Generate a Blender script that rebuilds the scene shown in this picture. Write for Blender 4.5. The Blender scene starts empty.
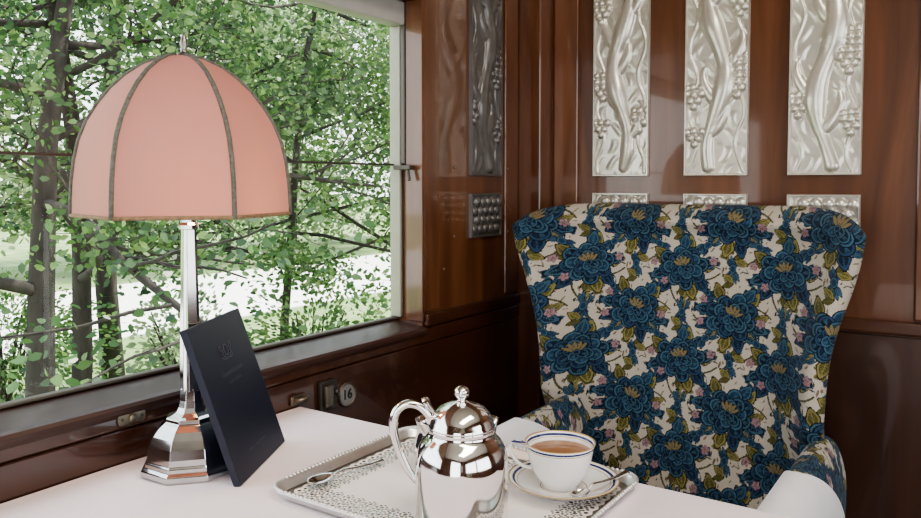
import bpy, bmesh, math, random
import numpy as np
from mathutils import Vector, Matrix, Euler
SC = bpy.context.scene
C = SC.collection
R = math.radians
PI = math.pi
random.seed(7)
try:
    SC.view_settings.look = 'AgX - Medium High Contrast'
except Exception as ex:
    print('look', ex)

# ------------------------------------------------------------------ camera
F = 780.0; PPY = 217.0; EYE = 1.14
cd = bpy.data.cameras.new('camera'); cam = bpy.data.objects.new('camera', cd); C.objects.link(cam)
cam.location = (0, 0, EYE)
cam.rotation_euler = (R(90 - 2.5), 0, R(34.1))
cd.sensor_width = 36; cd.lens = 36 * F / 921; cd.shift_y = -(259 - PPY) / 921
cd.clip_start = 0.02; cd.clip_end = 300
SC.camera = cam
ROT = Euler((R(90 - 2.5), 0, R(34.1)), 'XYZ').to_matrix()
def PZ(px, py, z):
    r = ROT @ Vector(((px - 460.5) / F, -(py - PPY) / F, -1))
    k = (z - EYE) / r.z
    return Vector((0, 0, EYE)) + r * k
def PX(px, py, x):
    r = ROT @ Vector(((px - 460.5) / F, -(py - PPY) / F, -1))
    return Vector((0, 0, EYE)) + r * (x / r.x)

# ------------------------------------------------------------------ materials
def mat(name, color=(.8, .8, .8), rough=.5, metal=0., color2=None, scale=20., stretch=(1, 1, 1), bump=0., bscale=None, **kw):
    m = bpy.data.materials.new(name); m.use_nodes = True
    nt = m.node_tree; b = nt.nodes['Principled BSDF']
    b.inputs['Roughness'].default_value = rough; b.inputs['Metallic'].default_value = metal
    for k, v in kw.items():
        b.inputs[k.replace('_', ' ')].default_value = v
    c2 = color2 or tuple(min(1, c * .93) for c in color)
    tc = nt.nodes.new('ShaderNodeTexCoord'); mp = nt.nodes.new('ShaderNodeMapping')
    mp.inputs['Scale'].default_value = stretch
    nz = nt.nodes.new('ShaderNodeTexNoise'); nz.inputs['Scale'].default_value = scale; nz.inputs['Detail'].default_value = 4
    rp = nt.nodes.new('ShaderNodeValToRGB')
    rp.color_ramp.elements[0].position = .35; rp.color_ramp.elements[1].position = .65
    rp.color_ramp.elements[0].color = (*c2, 1); rp.color_ramp.elements[1].color = (*color, 1)
    nt.links.new(tc.outputs['Object'], mp.inputs[0]); nt.links.new(mp.outputs[0], nz.inputs['Vector'])
    nt.links.new(nz.outputs[0], rp.inputs[0]); nt.links.new(rp.outputs[0], b.inputs['Base Color'])
    if bump:
        bn = nt.nodes.new('ShaderNodeBump'); bn.inputs['Strength'].default_value = bump; bn.inputs['Distance'].default_value = .002
        n2 = nt.nodes.new('ShaderNodeTexNoise'); n2.inputs['Scale'].default_value = bscale or scale * 4
        nt.links.new(mp.outputs[0], n2.inputs['Vector'])
        nt.links.new(n2.outputs[0], bn.inputs['Height']); nt.links.new(bn.outputs[0], b.inputs['Normal'])
    return m

def wood(name, c1, c2, c3, axis='z', rough=.3, coat=.9, scale=4.):
    m = bpy.data.materials.new(name); m.use_nodes = True
    nt = m.node_tree; b = nt.nodes['Principled BSDF']
    tc = nt.nodes.new('ShaderNodeTexCoord'); mp = nt.nodes.new('ShaderNodeMapping')
    mp.inputs['Scale'].default_value = {'z': (4, 4, .5), 'y': (4, .5, 4), 'x': (.5, 4, 4)}[axis]
    nz = nt.nodes.new('ShaderNodeTexNoise'); nz.inputs['Scale'].default_value = scale
    nz.inputs['Detail'].default_value = 7; nz.inputs['Distortion'].default_value = 1.0; nz.inputs['Roughness'].default_value = .55
    rp = nt.nodes.new('ShaderNodeValToRGB'); e = rp.color_ramp.elements
    e[0].position = .28; e[0].color = (*c1, 1); e[1].position = .75; e[1].color = (*c3, 1)
    k = e.new(.5); k.color = (*c2, 1)
    nt.links.new(tc.outputs['Object'], mp.inputs[0]); nt.links.new(mp.outputs[0], nz.inputs['Vector'])
    nt.links.new(nz.outputs[0], rp.inputs[0]); nt.links.new(rp.outputs[0], b.inputs['Base Color'])
    b.inputs['Roughness'].default_value = rough; b.inputs['Coat Weight'].default_value = coat; b.inputs['Coat Roughness'].default_value = .05
    return m

M = {}
M['wood'] = wood('mahogany', (.074, .026, .011), (.120, .044, .018), (.174, .069, .030))
M['wood_d'] = wood('mahogany_dark', (.030, .011, .007), (.048, .018, .010), (.070, .027, .015))
M['wood_y'] = wood('mahogany_rail', (.032, .011, .006), (.050, .017, .009), (.076, .028, .014), axis='y', rough=.2)
M['wood_s'] = wood('mahogany_sill', (.022, .008, .005), (.034, .012, .007), (.052, .020, .011), axis='y', rough=.45, coat=.15)
M['wood_x'] = wood('mahogany_rail_far', (.048, .017, .008), (.076, .028, .013), (.112, .044, .021), axis='x', rough=.25)
M['wood_l'] = wood('walnut_light', (.11, .042, .018), (.17, .067, .029), (.235, .098, .044))
M['olive_metal'] = mat('window_metal', (.31, .305, .25), .4, .3, scale=30)
M['bar_metal'] = mat('window_bar', (.12, .11, .09), .5, .2, scale=30)
M['head_metal'] = mat('window_head_paint', (.44, .43, .40), .5, .1, scale=30)
M['dark_metal'] = mat('dark_metal', (.10, .09, .08), .4, .7)
M['brass'] = mat('aged_brass', (.30, .26, .20), .35, .9, (.20, .17, .13), scale=60)
M['silver'] = mat('silver_plate', (.86, .85, .84), .075, 1., (.83, .82, .81), scale=30)
M['spoon'] = mat('spoon_silver', (.62, .61, .59), .10, 1., (.58, .57, .55), scale=30)
M['chrome'] = mat('chrome', (.60, .60, .60), .10, 1., (.54, .54, .54), scale=40)
M['tray'] = mat('tray_silver', (.50, .48, .45), .22, 1., (.44, .42, .39), scale=50)
M['trayrim'] = mat('tray_rim_silver', (.84, .83, .81), .32, .9, (.78, .77, .75), scale=50)
M['cloth'] = mat('white_linen', (.91, .815, .835), .85, 0, (.89, .795, .815), scale=15, bump=.15, bscale=900)
M['cover'] = mat('white_cotton', (.86, .84, .86), .9, 0, (.83, .81, .83), scale=20, bump=.2, bscale=500)
M['paper'] = mat('lace_paper', (.92, .88, .85), .8, 0, (.89, .85, .82), scale=40)
M['navy'] = mat('navy_leatherette', (.011, .015, .034), .42, 0, (.009, .012, .026), scale=60, bump=.3, bscale=700)
M['gilt'] = mat('faint_gilt', (.090, .094, .12), .4, .2)
M['page'] = mat('menu_pages', (.7, .66, .58), .8)
M['coffee'] = mat('milky_coffee', (.34, .17, .085), .12, 0, (.32, .155, .075))
M['ceiling'] = mat('cream_ceiling', (.76, .70, .60), .7)
M['carpet'] = mat('carpet', (.10, .06, .05), .95, 0, (.06, .035, .03), scale=80)
M['trim'] = mat('braid_trim', (.17, .175, .145), .8, 0, (.11, .11, .09), scale=200, bump=.5, bscale=600)
M['hem_glow'] = mat('hem_braid', (.34, .22, .12), .8, 0, (.22, .15, .09), scale=200, bump=.5, bscale=600)  # bulb's warm glow on the lower rim is put into this braid colour
M['bronze'] = mat('dull_silver', (.30, .28, .25), .3, .9)
M['enamel'] = mat('grey_disc', (.34, .33, .31), .4, .5)
M['black'] = mat('black_paint', (.02, .02, .02), .35)
M['bark'] = mat('bark', (.050, .042, .034), .95, 0, (.024, .020, .016), scale=6, stretch=(3, 3, .6), bump=.6)
M['grass'] = mat('lawn', (.14, .23, .07), .95, 0, (.27, .32, .16), scale=1.2)
M['path'] = mat('pale_gravel', (.82, .80, .78), .9, 0, (.74, .72, .69), scale=4)
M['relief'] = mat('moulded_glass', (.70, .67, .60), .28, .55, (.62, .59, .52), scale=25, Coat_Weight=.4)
M['relief_d'] = mat('shaded_moulded_glass', (.15, .14, .13), .30, .35, (.11, .105, .10), scale=25, Coat_Weight=.35)  # same glass as the far wall, with shade put into a darker colour

def leaf_mat(name, c1, c2, c3):
    m = bpy.data.materials.new(name); m.use_nodes = True
    nt = m.node_tree; nt.nodes.remove(nt.nodes['Principled BSDF']); out = nt.nodes['Material Output']
    g = nt.nodes.new('ShaderNodeNewGeometry'); rp = nt.nodes.new('ShaderNodeValToRGB'); e = rp.color_ramp.elements
    e[0].color = (*c1, 1); e[1].color = (*c3, 1); k = e.new(.6); k.color = (*c2, 1)
    nt.links.new(g.outputs['Random Per Island'], rp.inputs[0])
    d = nt.nodes.new('ShaderNodeBsdfDiffuse'); t = nt.nodes.new('ShaderNodeBsdfTranslucent'); mx = nt.nodes.new('ShaderNodeMixShader')
    gl = nt.nodes.new('ShaderNodeBsdfGlossy'); gl.inputs['Roughness'].default_value = .4; m2 = nt.nodes.new('ShaderNodeMixShader'); m2.inputs[0].default_value = .04
    mx.inputs[0].default_value = .5
    nt.links.new(rp.outputs[0], d.inputs[0]); nt.links.new(rp.outputs[0], t.inputs[0])
    nt.links.new(d.outputs[0], mx.inputs[1]); nt.links.new(t.outputs[0], mx.inputs[2])
    nt.links.new(mx.outputs[0], m2.inputs[1]); nt.links.new(gl.outputs[0], m2.inputs[2]); nt.links.new(m2.outputs[0], out.inputs[0])
    return m
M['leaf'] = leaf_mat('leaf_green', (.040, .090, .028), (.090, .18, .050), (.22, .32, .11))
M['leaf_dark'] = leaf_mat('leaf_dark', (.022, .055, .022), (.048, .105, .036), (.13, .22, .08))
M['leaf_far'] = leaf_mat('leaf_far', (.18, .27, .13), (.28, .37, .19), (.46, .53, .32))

def glass_mat():
    m = bpy.data.materials.new('window_glass'); m.use_nodes = True
    nt = m.node_tree; nt.nodes.remove(nt.nodes['Principled BSDF']); out = nt.nodes['Material Output']
    t = nt.nodes.new('ShaderNodeBsdfTransparent'); t.inputs[0].default_value = (.95, .97, .96, 1)
    g = nt.nodes.new('ShaderNodeBsdfGlossy'); g.inputs['Roughness'].default_value = .01
    fr = nt.nodes.new('ShaderNodeFresnel'); fr.inputs[0].default_value = 1.45
    mx = nt.nodes.new('ShaderNodeMixShader')
    nt.links.new(fr.outputs[0], mx.inputs[0]); nt.links.new(t.outputs[0], mx.inputs[1]); nt.links.new(g.outputs[0], mx.inputs[2]); nt.links.new(mx.outputs[0], out.inputs[0])
    return m
M['glass'] = glass_mat()

def shade_mat():
    m = mat('pink_silk', (.56, .295, .270), .8, 0, (.52, .27, .245), scale=8)
    nt = m.node_tree; out = nt.nodes['Material Output']; b = nt.nodes['Principled BSDF']
    t = nt.nodes.new('ShaderNodeBsdfTranslucent'); t.inputs[0].default_value = (.60, .31, .26, 1)
    mx = nt.nodes.new('ShaderNodeMixShader'); mx.inputs[0].default_value = .25
    nt.links.new(b.outputs[0], mx.inputs[1]); nt.links.new(t.outputs[0], mx.inputs[2]); nt.links.new(mx.outputs[0], out.inputs[0])
    return m
M['shade'] = shade_mat()

def porcelain(name, mode, stops):
    m = bpy.data.materials.new(name); m.use_nodes = True
    nt = m.node_tree; b = nt.nodes['Principled BSDF']
    tc = nt.nodes.new('ShaderNodeTexCoord'); sp = nt.nodes.new('ShaderNodeSeparateXYZ')
    nt.links.new(tc.outputs['Object'], sp.inputs[0])
    rp = nt.nodes.new('ShaderNodeValToRGB'); rp.color_ramp.interpolation = 'CONSTANT'
    mul = nt.nodes.new('ShaderNodeMath'); mul.operation = 'MULTIPLY'; mul.inputs[1].default_value = 10
    if mode == 'z':
        nt.links.new(sp.outputs['Z'], mul.inputs[0])
    else:
        cb = nt.nodes.new('ShaderNodeCombineXYZ'); nt.links.new(sp.outputs['X'], cb.inputs[0]); nt.links.new(sp.outputs['Y'], cb.inputs[1])
        ln = nt.nodes.new('ShaderNodeVectorMath'); ln.operation = 'LENGTH'; nt.links.new(cb.outputs[0], ln.inputs[0]); nt.links.new(ln.outputs['Value'], mul.inputs[0])
    nt.links.new(mul.outputs[0], rp.inputs[0]); nt.links.new(rp.outputs[0], b.inputs['Base Color'])
    e = rp.color_ramp.elements
    e[0].position = 0; e[0].color = (*stops[0][1], 1); e[1].position = stops[1][0] * 10; e[1].color = (*stops[1][1], 1)
    for p, c in stops[2:]:
        k = e.new(p * 10); k.color = (*c, 1)
    b.inputs['Roughness'].default_value = .15; b.inputs['Coat Weight'].default_value = .4
    return m
WH = (.88, .86, .84); BL = (.03, .04, .15); GO = (.45, .30, .10)
M['cup'] = porcelain('cup_porcelain', 'z', [(0, WH), (.0484, GO), (.0490, WH), (.0503, BL), (.0530, WH), (.0550, GO)])
M['saucer'] = porcelain('saucer_porcelain', 'r', [(0, WH), (.028, GO), (.029, WH), (.057, GO), (.0576, WH), (.0605, BL), (.0635, WH), (.0670, GO)])

def vcol_mat():
    m = bpy.data.materials.new('floral_moquette'); m.use_nodes = True
    nt = m.node_tree; b = nt.nodes['Principled BSDF']
    a = nt.nodes.new('ShaderNodeVertexColor'); a.layer_name = 'pattern'
    nz = nt.nodes.new('ShaderNodeTexNoise'); nz.inputs['Scale'].default_value = 350
    mx = nt.nodes.new('ShaderNodeMix'); mx.data_type = 'RGBA'; mx.blend_type = 'MULTIPLY'; mx.inputs[0].default_value = .45
    nt.links.new(a.outputs[0], mx.inputs[6]); nt.links.new(nz.outputs[0], mx.inputs[7])
    nt.links.new(mx.outputs[2], b.inputs['Base Color'])
    b.inputs['Roughness'].default_value = .9; b.inputs['Sheen Weight'].default_value = .06
    b.inputs['Specular IOR Level'].default_value = .2
    bn = nt.nodes.new('ShaderNodeBump'); bn.inputs['Strength'].default_value = .3; bn.inputs['Distance'].default_value = .001
    nt.links.new(nz.outputs[0], bn.inputs['Height']); nt.links.new(bn.outputs[0], b.inputs['Normal'])
    return m
M['floral'] = vcol_mat()

# ------------------------------------------------------------------ mesh helpers
class MB:
    def __init__(s): s.v = []; s.f = []
    def add(s, v, f):
        o = len(s.v); s.v += [tuple(p) for p in v]; s.f += [tuple(i + o for i in q) for q in f]; return s
    def box(s, x0, x1, y0, y1, z0, z1):
        v = [(x, y, z) for z in (z0, z1) for y in (y0, y1) for x in (x0, x1)]
        return s.add(v, [(0, 2, 3, 1), (4, 5, 7, 6), (0, 1, 5, 4), (2, 6, 7, 3), (0, 4, 6, 2), (1, 3, 7, 5)])
    def lathe(s, prof, n=48, phase=0., cx=0, cy=0, cz=0):
        v = []; f = []; m = len(prof)
        for r, z in prof:
            for k in range(n):
                a = phase + 2 * PI * k / n; v.append((cx + r * math.cos(a), cy + r * math.sin(a), cz + z))
        for i in range(m - 1):
            for k in range(n):
                k2 = (k + 1) % n; f.append((i * n + k, i * n + k2, (i + 1) * n + k2, (i + 1) * n + k))
        if prof[0][0] > 1e-5: f.append(tuple(reversed(range(n))))
        if prof[-1][0] > 1e-5: f.append(tuple(range((m - 1) * n, m * n)))
        return s.add(v, f)
    def tube(s, pts, rad, n=10, closed=False, flat=1.):
        pts = [Vector(p) for p in pts]; N = len(pts)
        if not hasattr(rad, '__len__'): rad = [rad] * N
        v = []; f = []; up = None
        for i, p in enumerate(pts):
            a = pts[(i - 1) % N] if (closed or i > 0) else p
            b = pts[(i + 1) % N] if (closed or i < N - 1) else p
            t = (b - a).normalized()
            if up is None:
                up = Vector((0, 0, 1)) if abs(t.z) < .9 else Vector((1, 0, 0))
            up = (up - t * up.dot(t)).normalized(); sd = t.cross(up)
            for k in range(n):
                q = 2 * PI * k / n; v.append(p + (up * math.cos(q) * flat + sd * math.sin(q)) * rad[i])
        for i in range(N if closed else N - 1):
            j = (i + 1) % N
            for k in range(n):
                k2 = (k + 1) % n; f.append((i * n + k, i * n + k2, j * n + k2, j * n + k))
        if not closed: f.append(tuple(reversed(range(n)))); f.append(tuple(range((N - 1) * n, N * n)))
        return s.add(v, f)
    def loft(s, rings, cap0=True, cap1=True):
        n = len(rings[0]); v = [p for r in rings for p in r]; f = []
        for i in range(len(rings) - 1):
            for k in range(n):
                k2 = (k + 1) % n; f.append((i * n + k, i * n + k2, (i + 1) * n + k2, (i + 1) * n + k))
        if cap0: f.append(tuple(reversed(range(n))))
        if cap1: f.append(tuple(range((len(rings) - 1) * n, len(rings) * n)))
        return s.add(v, f)
    def build(s, name, material, parent=None, smooth=False, bevel=0., sub=0, angle=None):
        me = bpy.data.meshes.new(name); me.from_pydata(s.v, [], s.f); me.update()
        bm = bmesh.new(); bm.from_mesh(me); bmesh.ops.remove_doubles(bm, verts=bm.verts, dist=1e-6); bmesh.ops.recalc_face_normals(bm, faces=bm.faces); bm.to_mesh(me); bm.free()
        o = bpy.data.objects.new(name, me); C.objects.link(o)
        me.materials.append(material)
        if smooth:
            me.polygons.foreach_set('use_smooth', [True] * len(me.polygons))
            if angle: me.set_sharp_from_angle(angle=R(angle))
        if parent: o.parent = parent
        if bevel:
            b = o.modifiers.new('bevel', 'BEVEL'); b.width = bevel; b.segments = 2; b.limit_method = 'ANGLE'
        if sub:
            u = o.modifiers.new('sub', 'SUBSURF'); u.levels = sub; u.render_levels = sub
        return o
def smoothpath(pts, n=8):
    P = [Vector(p) for p in pts]; out = []
    for i in range(len(P) - 1):
        p0 = P[max(i - 1, 0)]; p1 = P[i]; p2 = P[i + 1]; p3 = P[min(i + 2, len(P) - 1)]
        for k in range(n):
            t = k / n
            out.append(.5 * ((2 * p1) + (p2 - p0) * t + (2 * p0 - 5 * p1 + 4 * p2 - p3) * t * t + (3 * p1 - p0 - 3 * p2 + p3) * t ** 3))
    out.append(P[-1]); return out
def thing(name, label, cat, loc=(0, 0, 0), rz=0., group=None):
    o = bpy.data.objects.new(name, None); C.objects.link(o); o.location = loc; o.rotation_euler = (0, 0, rz); o.empty_display_size = .05
    return tag(o, label, cat, group)
def tag(o, label, cat, group=None):
    o['label'] = label; o['category'] = cat
    if group: o['group'] = group
    return o
def struct(o): o['kind'] = 'structure'; return o

# ------------------------------------------------------------------ room shell
WX = -.992; FY = 1.79; GX = -1.065; CZ = 2.35
Z0, Z1 = .845, 1.474          # window opening
YW = 1.32
XO = WX - .080
m = MB()
m.box(XO, WX, -1.8, FY + .1, 0, Z0 - .012)
m.box(XO, WX, -1.8, FY + .1, Z1 + .05, CZ)
m.box(XO, WX, YW, FY + .1, Z0 - .012, Z1 + .05)
m.box(XO, WX, -1.8, -1.0, Z0 - .012, Z1 + .05)
wl = struct(m.build('wall_left', M['wood'], bevel=.002))
m = MB(); m.box(WX, 1.7, FY, FY + .1, 0, CZ)
wf = struct(m.build('wall_far', M['wood']))
m = MB()
m.box(1.6, 1.7, -1.8, FY, 0, .75); m.box(1.6, 1.7, -1.8, FY, 1.85, CZ); m.box(1.6, 1.7, 1.40, FY, .75, 1.85); m.box(1.6, 1.7, -1.8, -1.5, .75, 1.85); m.box(1.6, 1.7, -.10, .02, .75, 1.85)
struct(m.build('wall_right', M['wood']))
m = MB(); m.box(XO, -.15, -1.9, -1.8, 0, CZ); m.box(1.0, 1.7, -1.9, -1.8, 0, CZ); m.box(-.15, 1.0, -1.9, -1.8, 2.05, CZ)
struct(m.build('wall_near', M['wood']))
m = MB(); m.box(XO, 1.7, -1.9, FY + .1, -.06, 0); struct(m.build('floor', M['carpet']))
m = MB(); m.box(XO, 1.7, -1.9, FY + .1, CZ, CZ + .05); struct(m.build('ceiling', M['ceiling']))

# trims on the left wall
m = MB()
m.box(WX, WX + .010, -1.8, FY - .07, .80, .832)             # rail under the ledge
struct(m.build('trim_1', M['wood_y'], bevel=.004))
m = MB(); m.box(WX, WX + .014, YW + .002, FY - .07, .834, .862); struct(m.build('trim_2', M['wood_y'], bevel=.005))
m = MB(); m.box(WX, WX + .006, -1.8, FY - .07, .55, .798); struct(m.build('trim_3', M['wood_y'], bevel=.004))
m = MB(); m.box(WX, -.925, 1.72, FY, 0, CZ); struct(m.build('trim_4', M['wood'], bevel=.004))
m = MB(); m.box(WX, WX + .006, YW, YW + .055, .866, CZ); struct(m.build('trim_5', M['wood'], bevel=.003))
m = MB(); m.box(WX, WX + .006, 1.655, 1.716, .866, CZ); struct(m.build('trim_6', M['wood'], bevel=.003))
# trims on the far wall
m = MB(); m.box(-.921, 1.6, FY - .016, FY, .834, .862); struct(m.build('trim_7', M['wood_x'], bevel=.005))
m = MB(); m.box(-.921, 1.6, FY - .006, FY, .06, .83); struct(m.build('trim_8', M['wood_d'], bevel=.002))
m = MB(); m.box(-.118, .02, FY - .014, FY, .866, CZ); struct(m.build('trim_9', M['wood'], bevel=.004))
m = MB(); m.box(-.921, -.855, FY - .006, FY, .866, CZ); struct(m.build('trim_10', M['wood_l'], bevel=.003))
m = MB(); m.box(WX, WX + .015, -1.8, 1.716, 0, .10); struct(m.build('baseboard_left', M['wood_d'], bevel=.004))

# window
w1 = bpy.data.objects.new('window_1', None); C.objects.link(w1); struct(w1)
m = MB(); m.add([(GX, -1.0, Z0 + .003), (GX, YW - .004, Z0 + .003), (GX, YW - .004, Z1 + .004), (GX, -1.0, Z1 + .004)], [(0, 1, 2, 3)]); m.build('pane', M['glass'], w1)
m = MB(); m.loft([[(x, y, z) for x, z in ((GX - .008, Z0 - .012), (GX - .008, Z0), (GX, Z0), (WX + .000, Z0 - .010), (WX + .008, Z0 - .012), (WX + .013, Z0 - .016), (WX + .014, Z0 - .022), (WX + .012, Z0 - .028), (WX, Z0 - .03), (WX, Z0 - .0125))] for y in (-1.0, YW)])
m.build('window_sill', M['wood_s'], w1)
m = MB(); m.box(GX - .006, GX + .008, -1.0, YW, Z0 + .0005, Z0 + .006); m.build('glazing_bar', M['bar_metal'], w1, bevel=.002)
m = MB(); m.box(GX - .004, GX + .0045, -1.0, YW - .010, EYE + .037, EYE + .041); m.build('glazing_bar', M['dark_metal'], w1)
m = MB(); m.box(GX - .006, GX + .030, -1.0, YW, Z1, Z1 + .05); m.build('window_head', M['head_metal'], w1, bevel=.004)
m = MB(); m.box(GX - .006, GX + .022, YW - .010, YW - .001, Z0 + .006, Z1); m.build('window_jamb', M['olive_metal'], w1, bevel=.002)
m = MB(); m.box(GX + .022, GX + .034, YW - .009, YW - .001, EYE + .04, Z1); m.build('window_channel', M['dark_metal'], w1, bevel=.002)
m = MB(); m.box(GX + .034, WX + .006, YW - .006, YW - .0005, Z0, Z1 + .05); m.build('window_reveal', M['wood'], w1, bevel=.002)
m = MB(); m.box(GX + .016, GX + .06, YW - .026, YW - .008, EYE + .028, EYE + .037); m.tube([(GX + .05, YW - .02, EYE + .03), (GX + .056, YW - .022, EYE + .005)], .004)
m.build('window_catch', M['dark_metal'], w1, bevel=.002)

# little screws on the wooden posts
for (y, z) in ((1.44, 1.175), (1.44, 1.02), (1.665, 1.175), (1.665, 1.02), (1.40, .95)):
    m = MB(); m.lathe([(0, .0), (.004, .0), (.003, .0015), (0, .002)], 12); o = m.build('screw', M['brass'], wl, smooth=True); o.location = (WX + .0062 if y > 1.65 else WX + .0003, y, z); o.rotation_euler = (0, R(90), 0)

# ------------------------------------------------------------------ moulded glass relief panels: plain stand-ins with curling stems and grapes
def blur(A, k):
    ker = np.exp(-np.linspace(-2, 2, 2 * k + 1) ** 2); ker /= ker.sum()
    A = np.apply_along_axis(lambda r: np.convolve(np.pad(r, k, 'edge'), ker, 'valid'), 1, A)
    return np.apply_along_axis(lambda r: np.convolve(np.pad(r, k, 'edge'), ker, 'valid'), 0, A)
def capsules(U, V, caps, hmax, base=0.):
    H = np.full(U.shape, base)
    for (x1, z1, r1, x2, z2, r2) in caps:
        dx, dz = x2 - x1, z2 - z1; L = dx * dx + dz * dz + 1e-9
        t = np.clip(((U - x1) * dx + (V - z1) * dz) / L, 0, 1)
        d = np.hypot(U - x1 - t * dx, V - z1 - t * dz); r = r1 + (r2 - r1) * t
        h = np.minimum(hmax, r * .75) * np.sqrt(np.clip(1 - (d / r) ** 2, 0, 1))
        H = np.where(d < r, np.maximum(H, h), H)
    return H
def grapes(U, V, cx, cz, n, H, rr=.0095, seed=0):
    rg = np.random.default_rng(seed); rows = n; z = cz; out = []
    for i in range(rows):
        k = min(max(1, rows - i), 3)
        for j in range(k):
            out.append((cx + (j - (k - 1) / 2) * rr * 1.75 + rg.normal() * .001, z + rg.normal() * .001, rr * rg.uniform(.85, 1.1)))
        z -= rr * 1.5
    for gx, gz, r in out:
        d = np.hypot(U - gx, V - gz)
        H = np.where(d < r, np.maximum(H, .003 + r * .95 * np.sqrt(np.clip(1 - (d / r) ** 2, 0, 1))), H)
    return H
def chain(pts):
    P = smoothpath([(x, z, r) for x, z, r in pts], 7)
    return [(P[i].x, P[i].y, P[i].z, P[i + 1].x, P[i + 1].y, P[i + 1].z) for i in range(len(P) - 1)]
def stem(seed, sg, ph):
    caps = chain([(sg * .020 * math.sin(ph + k * .85), .02 + k * .046, .010 + .011 * math.sin(PI * (k + .5) / 11.5) + .004 * math.sin(k * 1.9 + seed)) for k in range(12)])
    for k, (z, s2) in enumerate(((.09, 1), (.16, -1), (.24, 1), (.31, -1), (.38, 1))):
        x = sg * .020 * math.sin(ph + (z - .02) / .046 * .85)
        caps += chain([(x, z, .011), (x + s2 * .020, z + .022, .014), (x + s2 * .036, z + .055, .011), (x + s2 * .034, z + .082, .006), (x + s2 * .022, z + .090, .003)])
    return caps
FIG = {0: stem(0, 1, .4), 1: stem(1, -1, .9), 2: stem(2, 1, 2.2)}
GR = {0: [(-.046, .245, 5), (.050, .155, 4), (-.050, .13, 3), (-.05, .42, 4)], 1: [(.048, .265, 7), (-.050, .20, 4), (.050, .40, 4), (-.048, .10, 3)], 2: [(.044, .46, 5), (.046, .30, 7), (-.052, .17, 4), (.050, .13, 4)]}
def relief_mesh(fig, w, h, nx, nz, seed):
    u = np.linspace(-w / 2, w / 2, nx); v = np.linspace(0, h, nz); U, V = np.meshgrid(u, v)
    H = .003 + .0018 * np.sin(U * 150 + 2.6 * np.sin(V * 45 + seed)) * np.sin(V * 80 + seed * 2)
    if fig is not None:
        vine = []
        for sgn in (-1, 1):
            vine += chain([(sgn * (.052 + .010 * math.sin(k * 1.3 + seed)), .01 + k * .03, .0036) for k in range(18)])
        H = np.maximum(H, .003 + blur(capsules(U, V, vine, .006), 1) * 1.2)
        for gx, gz, n in GR[fig]: H = grapes(U, V, gx, gz, n, H, seed=seed)
        body = blur(capsules(U, V, FIG[fig], .020), 3)
        H = np.maximum(H, np.where(body > .0012, .0015 + body, 0))
    else:
        for r_, gz in enumerate((.020, .041, .062, .083)):
            for gx in (-.048, -.024, 0, .024, .048):
                d = np.hypot(U - gx - (.010 if r_ % 2 else -.002), V - gz); r = .0125
                H = np.where(d < r, np.maximum(H, .003 + .009 * np.sqrt(np.clip(1 - (d / r) ** 2, 0, 1))), H)
    e = np.minimum(np.minimum(U + w / 2, w / 2 - U), np.minimum(V, h - V))
    H = np.where(e < .005, .0085, H); H = np.where(e < .0012, .0, H)
    mb = MB(); vs = [(float(a), -float(b), float(c)) for a, b, c in zip(U.ravel(), H.ravel(), V.ravel())]
    fs = [(j * nx + i, j * nx + i + 1, (j + 1) * nx + i + 1, (j + 1) * nx + i) for j in range(nz - 1) for i in range(nx - 1)]
    n0 = len(vs); vs += [(-w / 2, 0, 0), (w / 2, 0, 0), (w / 2, 0, h), (-w / 2, 0, h)]
    fs.append((n0 + 3, n0 + 2, n0 + 1, n0))
    return mb.add(vs, fs)
RW = .143; RH = .52
rl = ['tall pale moulded glass relief panel, leftmost of the three on the far wall',
      'tall pale moulded glass relief panel, middle of the three above the armchair',
      'tall pale moulded glass relief panel, rightmost of the three above the armchair']
sl = ['small moulded glass grape tile peeping above the left end of the armchair back',
      'small moulded glass grape tile above the middle of the armchair back',
      'small moulded glass grape tile above the right end of the armchair back']
for i, X in enumerate((-.742, -.514, -.289)):
    o = relief_mesh(i, RW, RH, 110, 380, i + 1).build('relief_panel', M['relief'], smooth=True, angle=60); o.location = (X, FY, EYE + .016)
    tag(o, rl[i], 'relief panel', 'moulded glass relief panels')
    o = relief_mesh(None, RW, .104, 110, 80, i + 5).build('grape_tile', M['relief'], smooth=True, angle=60); o.location = (X, FY, EYE - .128)
    tag(o, sl[i], 'relief tile', 'moulded glass grape tiles')
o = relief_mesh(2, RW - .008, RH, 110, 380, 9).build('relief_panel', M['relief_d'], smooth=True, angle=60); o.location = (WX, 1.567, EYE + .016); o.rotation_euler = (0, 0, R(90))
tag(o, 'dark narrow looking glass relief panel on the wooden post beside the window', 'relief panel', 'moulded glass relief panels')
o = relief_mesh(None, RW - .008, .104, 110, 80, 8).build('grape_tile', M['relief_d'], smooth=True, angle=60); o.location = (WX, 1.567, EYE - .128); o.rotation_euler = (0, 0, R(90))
tag(o, 'small dark grape tile on the wooden post beside the window', 'relief tile', 'moulded glass grape tiles')

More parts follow.
